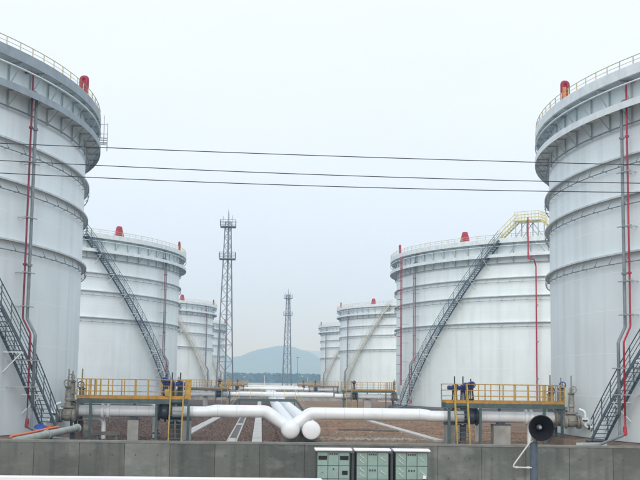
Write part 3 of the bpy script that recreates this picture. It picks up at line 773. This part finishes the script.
# ------------------------------------------------------------------ foreground pipe, tarp and hose by the stair foot
t = thing('ground_pipe', 'grey green pipe slanting over the ground beside the blue tarp', 'pipe')
pa, pb = Vector((-9.15, 60.0, .88)), Vector((-9.9, 48.5, .80))
b = MB(); b.tube([pa, pb], .17, 16); b.build('pipe_section', 'grey_green_pipe', t)
for u in (.02, .55):
    b = MB(); p = pa.lerp(pb, u); b.lathe([(0, -.06), (.22, -.06), (.22, .06), (0, .06)], p, pb - pa, 16); b.build('flange', 'grey_green_pipe', t)
for u in (.1, .5, .9):
    b = MB(); p = pa.lerp(pb, u); b.box(p.x - .12, p.x + .12, p.y - .12, p.y + .12, 0, p.z - .17); b.build('stand', 'steel_dark', t)
t.location = (0, 0, 0)
b = MB(); b.tube([(-10.75, 60.2, .95), (-10.3, 59.6, .86), (-9.85, 58.6, .96)] + [(-9.82 - .055 * k - .03 * math.sin(k), 57.6 - k * 1.2, 1.0 - .006 * k) for k in range(8)], .06, 8); tag(b.build('hose', 'hose_orange'), 'orange hose lying along the grey green ground pipe', 'hose')

def heap(name, cx, cy, rx, ry, h, mt, label, cat, seed=1):
    r = random.Random(seed); b = MB(); n, mN = 26, 9; vs = [(cx, cy, h)]
    for j in range(1, mN + 1):
        for i in range(n):
            a = 2 * pi * i / n; q = j / mN; k = 1 + .18 * math.sin(3 * a + seed) + .08 * math.sin(7 * a)
            z = h * (1 - q ** 1.6) * (1 + .22 * q * math.sin(5 * a + 3 * q)) + .035 * r.uniform(-1, 1) * (q < .95)
            vs.append((cx + rx * q * k * math.cos(a), cy + ry * q * k * math.sin(a), max(z, .005)))
    fs = [(0, 1 + i, 1 + (i + 1) % n) for i in range(n)]
    for j in range(mN - 1):
        for i in range(n): fs.append((1 + j * n + i, 1 + (j + 1) * n + i, 1 + (j + 1) * n + (i + 1) % n, 1 + j * n + (i + 1) % n))
    b.add(vs, fs, True); return tag(b.build(name, mt), label, cat)
heap('tarp', -10.95, 59.5, .72, .42, 1.1, 'tarp_blue', 'crumpled blue tarp heaped at the foot of the tank stair', 'tarp', 2)

# right: short pipe stub and red strut by the stair
b = MB(); b.tube([(16.1, 59.6, .25), (17.5, 59.0, .3)], .2, 14); tag(b.build('pipe_stub', 'grey_green_pipe'), 'short grey green pipe lying before the red riser tank stair', 'pipe')

# ------------------------------------------------------------------ lattice masts
def mast(x, y, H, label, w0, w1, plats, members):
    t = thing('lattice_mast', label, 'mast', (x, y, 0), 'lattice masts')
    def cor(z, i):
        hw = (w0 + (w1 - w0) * min(z / (H * .92), 1)) / 2
        a = pi / 4 + i * pi / 2 + .05; return Vector((hw * 1.414 * math.cos(a), hw * 1.414 * math.sin(a), z))
    top = H * .935
    for i in range(4):
        b = MB(); b.bar(cor(0, i), cor(top, i), .11 * members); b.build('leg', 'lattice', t)
    lv = [0]; z = 0
    while z < top - .9:
        z += max(1.35, (w0 + (w1 - w0) * z / H) * 1.12); lv.append(min(z, top))
    b = MB()
    for z0, z1 in zip(lv, lv[1:]):
        for i in range(4):
            j = (i + 1) % 4
            b.bar(cor(z0, i), cor(z1, j), .046 * members); b.bar(cor(z0, j), cor(z1, i), .046 * members); b.bar(cor(z1, i), cor(z1, j), .046 * members)
    b.build('bracing', 'lattice', t)
    for zp, hw in plats:
        pl = bpy.data.objects.new('platform', None); COL.objects.link(pl); pl.parent = t
        b = MB(); b.box(-hw, hw, -hw, hw, zp - .12, zp); b.build('deck', 'steel_grey', pl)
        b = MB()
        for dz in (.5, 1.05):
            for q in (-1, 1): b.bar((-hw, q * hw, zp + dz), (hw, q * hw, zp + dz), .06); b.bar((q * hw, -hw, zp + dz), (q * hw, hw, zp + dz), .06)
        for q in (-1, 0, 1):
            for r in (-1, 1): b.bar((q * hw, r * hw, zp), (q * hw, r * hw, zp + 1.08), .07); b.bar((r * hw, q * hw, zp), (r * hw, q * hw, zp + 1.08), .07)
        b.build('railing', 'lattice', pl)
    b = MB(); b.tube([(0, 0, top - .3), (0, 0, H)], [.07, .03], 6); b.build('lightning_rod', 'lattice', t)
    b = MB()
    for q, h in ((-.9, 1.9), (.7, 2.1), (.15, 2.6)): b.tube([(q, .3, plats[0][0]), (q, .3, plats[0][0] + h)], .06, 5)
    b.build('antenna', 'galv', t)
    b = MB(); b.bar((.1, -.2, 0), (.1, -.2, top), .3, .05); b.build('cable_ladder', 'lattice', t)
mast(-6.35, 205, 33.2, 'tall grey lattice mast with two platforms rising beside the cream stair tank', 3.0, 1.0, ((30.2, 1.35), (24.5, 1.4)), 1.15)
mast(8.25, 380, 33.2, 'smaller looking grey lattice mast standing before the distant wood and hills', 3.0, 1.0, ((30.0, 1.35), (24.5, 1.4)), 1.5)

# lamp posts far off
def lamp(x, y, h, label, mt='galv', r=.12, head=True):
    t = thing('lamp_post', label, 'lamp post', (x, y, 0), 'far lamp posts')
    b = MB(); b.tube([(0, 0, 0), (0, 0, h)], [r, r * .6], 6); b.build('pole', mt, t)
    b = MB(); b.box(-.5, .5, -.25, .25, h, h + .25) if head else b.box(-.15, .15, -.15, .15, h, h + .2); b.build('lamp_head', 'steel_grey', t)
lamp(12.3, 400, 11.2, 'grey lamp post with square head standing next to the smaller looking mast', 'steel_grey', .16)
lamp(1.2, 420, 5.2, 'thin white post standing on the road before the distant wood', 'cab_white', .12, False)
lamp(16.6, 420, 4.8, 'thin white post standing beside the far end tank', 'cab_white', .12, False)

# ------------------------------------------------------------------ near bund wall of cast panels
YW = 34.0; ZW = 1.615
t = thing('bund_wall', 'long grey cast concrete bund wall behind the three switch cabinets', 'wall', (0, YW, 0))
b = MB(); b.box(-20, 24, .03, .30, 0, ZW - .06); b.build('core', 'bund', t)
pw = 1.28; k = 0; me = None
while -14.08 + k * pw < 18.5:
    x = -14.08 + k * pw
    if me is None:
        m_ = MB(); m_.box(.006, pw - .006, -.012, .03, 0, ZW - .062); me = m_.mesh('panel', 'bund')
    inst('panel', me, t, (x, random.uniform(-.004, .004), 0)); k += 1
b = MB()
for i in range(k):
    for fx in (.24, .73):
        for z in (1.22, .62): b.lathe([(0, -.0165), (.022, -.0165), (.022, .0)], (-14.08 + (i + fx) * pw, 0, z), (0, 1, 0), 8)
b.build('tie_holes', 'steel_dark', t, 'stuff')
b = MB(); b.box(-20, 24, -.025, .325, ZW - .06, ZW); b.build('coping', 'bund_coping', t)

# white boundary wall close by
t = thing('boundary_wall', 'white painted boundary wall coping seen along the bottom edge', 'wall', (0, 20, 0))
b = MB(); b.box(-14, 1.0, -.12, .12, 0, 1.655); b.build('wall', 'white_wall', t)
b = MB(); b.box(-14, 1.05, -.2, .2, 1.657, 1.737); b.build('coping', 'white_wall', t)
b = MB(); b.box(-60, 60, 8, 19, .004, .02); o = b.build('road', 'road_asphalt'); o['kind'] = 'structure'

# ------------------------------------------------------------------ switch cabinets
YC = 31.0
def cabinet(x0, x1, kind, label):
    t = thing('switch_cabinet', label, 'cabinet', ((x0 + x1) / 2, YC, 0), 'switch cabinets')
    W = x1 - x0; hw = W / 2 - .045; zt = 1.545
    b = MB(); b.box(-hw, hw, .0, .6, .12, zt); b.build('body', 'cab_frame', t)
    b = MB(); b.box(-hw - .02, hw + .02, -.02, .62, 0, .12); b.build('plinth', 'concrete_dark', t)
    b = MB(); zr = 1.625
    b.add([(-W / 2, -.12, zr - .045), (W / 2, -.12, zr - .045), (W / 2, .7, zr - .045), (-W / 2, .7, zr - .045), (-W / 2, -.12, zr - .02), (W / 2, -.12, zr - .02), (W / 2, .3, zr + .01), (-W / 2, .3, zr + .01), (W / 2, .7, zr - .02), (-W / 2, .7, zr - .02)],
          [(3, 2, 1, 0), (0, 1, 5, 4), (4, 5, 6, 7), (7, 6, 8, 9), (2, 3, 9, 8), (1, 2, 8, 6, 5), (3, 0, 4, 7, 9)]); b.box(-hw, hw, .02, .58, zt, zr - .046); b.build('roof', 'cab_white', t)
    cw = (2 * hw - .03) / 3; rows = [(1.20, 1.535), (.86, 1.185), (.52, .845), (.16, .505)]
    for ri, (z0, z1) in enumerate(rows):
        for ci in range(3):
            xa = -hw + .015 + ci * cw + .008; xb = xa + cw - .016
            b = MB(); b.box(xa, xb, -.018, -.002, z0, z1); pn = b.build('door_panel', 'cab_green', t)
            def sub(nm, mt, u0, u1, v0, v1, d=.012):
                q = MB(); q.box(xa + (xb - xa) * u0, xa + (xb - xa) * u1, -.019 - d, -.019, z0 + (z1 - z0) * v0, z0 + (z1 - z0) * v1); q.build(nm, mt, pn)
            if ci == 1 and ri == 0:
                for i in range(4): sub('indicator', 'cab_frame', .10 + i * .22, .24 + i * .22, .80, .93)
            elif kind == 0:
                if ri == 0: sub('meter_window', 'cab_glass', .08, .92, .42, .72)
                elif ri == 1 and ci == 2: sub('meter_window', 'cab_glass', .3, .85, .3, .62)
                elif ri == 1 and ci == 1: sub('knob', 'cab_frame', .45, .58, .68, .8)
                elif ri == 2 and ci == 1: sub('name_plate', 'cab_white', .3, .7, .42, .52)
                else: sub('handle', 'steel_grey', .4, .6, .45, .52)
            else:
                if ci == 1 and ri == 1:
                    for i in range(3): sub('indicator', 'cab_frame', .16 + i * .26, .30 + i * .26, .60, .74)
                elif ci == 1 and ri == 2: sub('name_plate', 'cab_red', .32, .68, .40, .62)
                elif ri < 2:
                    for zc in ((.3, .7) if ci == 0 else (.5,)):
                        q = MB(); xc = (xa + xb) / 2; zc_ = z0 + (z1 - z0) * zc
                        q.bar((xc - .05, -.03, zc_ + .035), (xc + .06, -.03, zc_ - .045), .014, .016); q.bar((xc - .06, -.03, zc_ + .045), (xc - .02, -.03, zc_ + .05), .014, .014); q.build('switch_handle', 'handle_pale', pn)
                    if ci == 2 and ri == 1 and kind == 2: sub('lock_box', 'cab_white', .55, .85, .05, .3, .05)
    return t
kx = YC / 24.
cabinet(1.115 * kx, 1.865 * kx, 0, 'pale green switch cabinet with dark meter windows, under a white roof')
cabinet(1.915 * kx, 2.655 * kx, 1, 'pale green switch cabinet with slanting handles, middle one of three')
cabinet(2.71 * kx, 3.455 * kx, 2, 'pale green switch cabinet with a small white lock box on its door')
for i, xx in enumerate((1.89 * kx, 2.683 * kx)):
    b = MB(); b.box(-.035, .035, .05, .5, 0, 1.5); o = b.build('filler_post', 'cab_frame'); o.location = (xx, YC, 0)
    tag(o, ('dark filler post between the meter window cabinet and the middle cabinet', 'dark filler post between the middle cabinet and the lock box cabinet')[i], 'post')

# ------------------------------------------------------------------ horn loudspeaker on its pole
ks = 24 / 20.; hx, hz = 4.77 * ks, 3.377 - (3.377 - 2.64) * ks
t = thing('horn_loudspeaker', 'round black horn loudspeaker on a grey pole in front of the bund wall', 'loudspeaker', (hx - .12, 24, 0))
o_ = (.12, 0, hz); ax = Vector((-.10, -1, .01)).normalized()
b = MB(); b.lathe([(.255, .20), (.262, .215), (.245, .225), (.23, .19), (.17, .06), (.09, -.10), (.05, -.22)], o_, ax, 40); b.build('bell_inside', 'horn_black', t)
b = MB(); b.lathe([(.06, -.36), (.06, -.24), (.10, -.10), (.18, .05), (.24, .17), (.255, .20)], o_, ax, 40); b.build('bell', 'horn_black', t)
b = MB(); b.lathe([(0, .06), (.022, .055), (.038, .03), (.038, -.04), (.06, -.12), (.05, -.22)], o_, ax, 24); b.build('phase_plug', 'horn_plug', t)
b = MB(); b.lathe([(0, -.62), (.085, -.60), (.09, -.40), (.06, -.35), (0, -.35)], o_, ax, 20); b.build('driver', 'pole_blue', t)
b = MB(); b.lathe([(.083, 0), (.083, 1.78), (.083, hz - .30), (.03, hz - .28)], (0, .05, 0), zz, 20); b.lathe([(.11, 0), (.11, .04), (.083, .05)], (0, .05, 0), zz, 16); b.build('pole', 'pole_blue', t)
b = MB(); b.bar((0.0, .05, hz - .33), (.05, .02, hz - .22), .10, .05); b.bar((.05, -.02, hz - .25), (.11, .1, hz - .16), .04); b.bar((-.06, .05, hz - .27), (.2, .0, hz - .25), .05, .03); b.build('yoke', 'steel_grey', t)
bx = 4.30 * ks - (hx - .12); bz = 3.377 - (3.377 - 1.97) * ks
b = MB(); b.tube(path([(-.02, .0, hz - .27), (-.10, -.02, hz - .31), (bx + .02, -.02, bz + .06), (bx, -.02, bz), (bx + .06, -.02, bz - .005), (-.06, .0, bz - .01)], .05, 4), .017, 8); b.build('conduit', 'conduit', t)
b = MB(); b.lathe([(0, -.03), (.026, -.03), (.026, .03), (0, .03)], (-.13, 0, bz - .01), (1, 0, 0), 10); b.lathe([(0, -.02), (.026, -.02), (.026, .02), (0, .02)], (bx + .07, -.02, bz - .005), (1, 0, 0), 10); b.build('conduit_fitting', 'conduit', t)

# ------------------------------------------------------------------ overhead cables on out-of-frame poles
WY = 22.0
zsets = ((7.76, 7.66, 7.62), (7.43, 7.29, 7.26), (7.19, 7.07, 7.08)); xs3 = (-5.0, 1.04, 7.25)
labs = ('topmost of three thin dark overhead cables crossing the sky', 'middle one of three thin dark overhead cables crossing the sky', 'lowest of three thin dark overhead cables crossing the sky')
ends = []
for zs3, lb in zip(zsets, labs):
    def qz(x):
        r_ = 0
        for i in range(3):
            l_ = zs3[i]
            for j in range(3):
                if i != j: l_ *= (x - xs3[j]) / (xs3[i] - xs3[j])
            r_ += l_
        return r_
    # keep the sag gentle outside the view
    def sag(x): return qz(x) if -9 < x < 11 else (qz(-9) + (-9 - x) * .02 if x < 0 else qz(11) + (x - 11) * .016)
    b = MB(); b.tube([(x * .5, WY, sag(x * .5)) for x in range(-44, 49)], .0085, 6); tag(b.build('overhead_cable', 'wire'), lb, 'cable', 'overhead cables')
    ends.append((sag(-21.5), sag(23.5)))
for e, (xp, lb) in enumerate(((-21.5, 'grey utility pole carrying the overhead cables beside the blue tarp tank'), (23.5, 'grey utility pole carrying the overhead cables beside the red riser tank'))):
    t = thing('utility_pole', lb, 'utility pole', (xp, WY, 0), 'utility poles')
    b = MB(); b.tube([(0, .22, 0), (0, .22, 9.2)], [.17, .11], 12); b.build('pole', 'wood_pole', t)
    for z in ends:
        b = MB(); b.lathe([(0, -.1), (.05, -.1), (.05, .12), (0, .12)], (0, .06, z[e]), (0, 1, 0), 10); b.build('insulator', 'cab_white', t)

# ------------------------------------------------------------------ air
hb = MB(); hb.box(-6400, 6400, -1000, 7200, -1.6, 190)
me = hb.mesh('haze', None); hz_ = bpy.data.objects.new('haze', me); COL.objects.link(hz_); hz_['kind'] = 'stuff'; tag(hz_, 'pale bluish haze in the air over the whole tank farm', 'haze')
hm = bpy.data.materials.new('haze'); hm.use_nodes = True; ht = hm.node_tree; ht.nodes.clear()
ho = ht.nodes.new('ShaderNodeOutputMaterial'); pv = ht.nodes.new('ShaderNodeVolumePrincipled')
pv.inputs['Color'].default_value = (.43, .69, 1.0, 1); pv.inputs['Absorption Color'].default_value = (1, 1, 1, 1); pv.inputs['Density'].default_value = .0006; pv.inputs['Anisotropy'].default_value = .2
ht.links.new(pv.outputs[0], ho.inputs['Volume']); me.materials.append(hm)
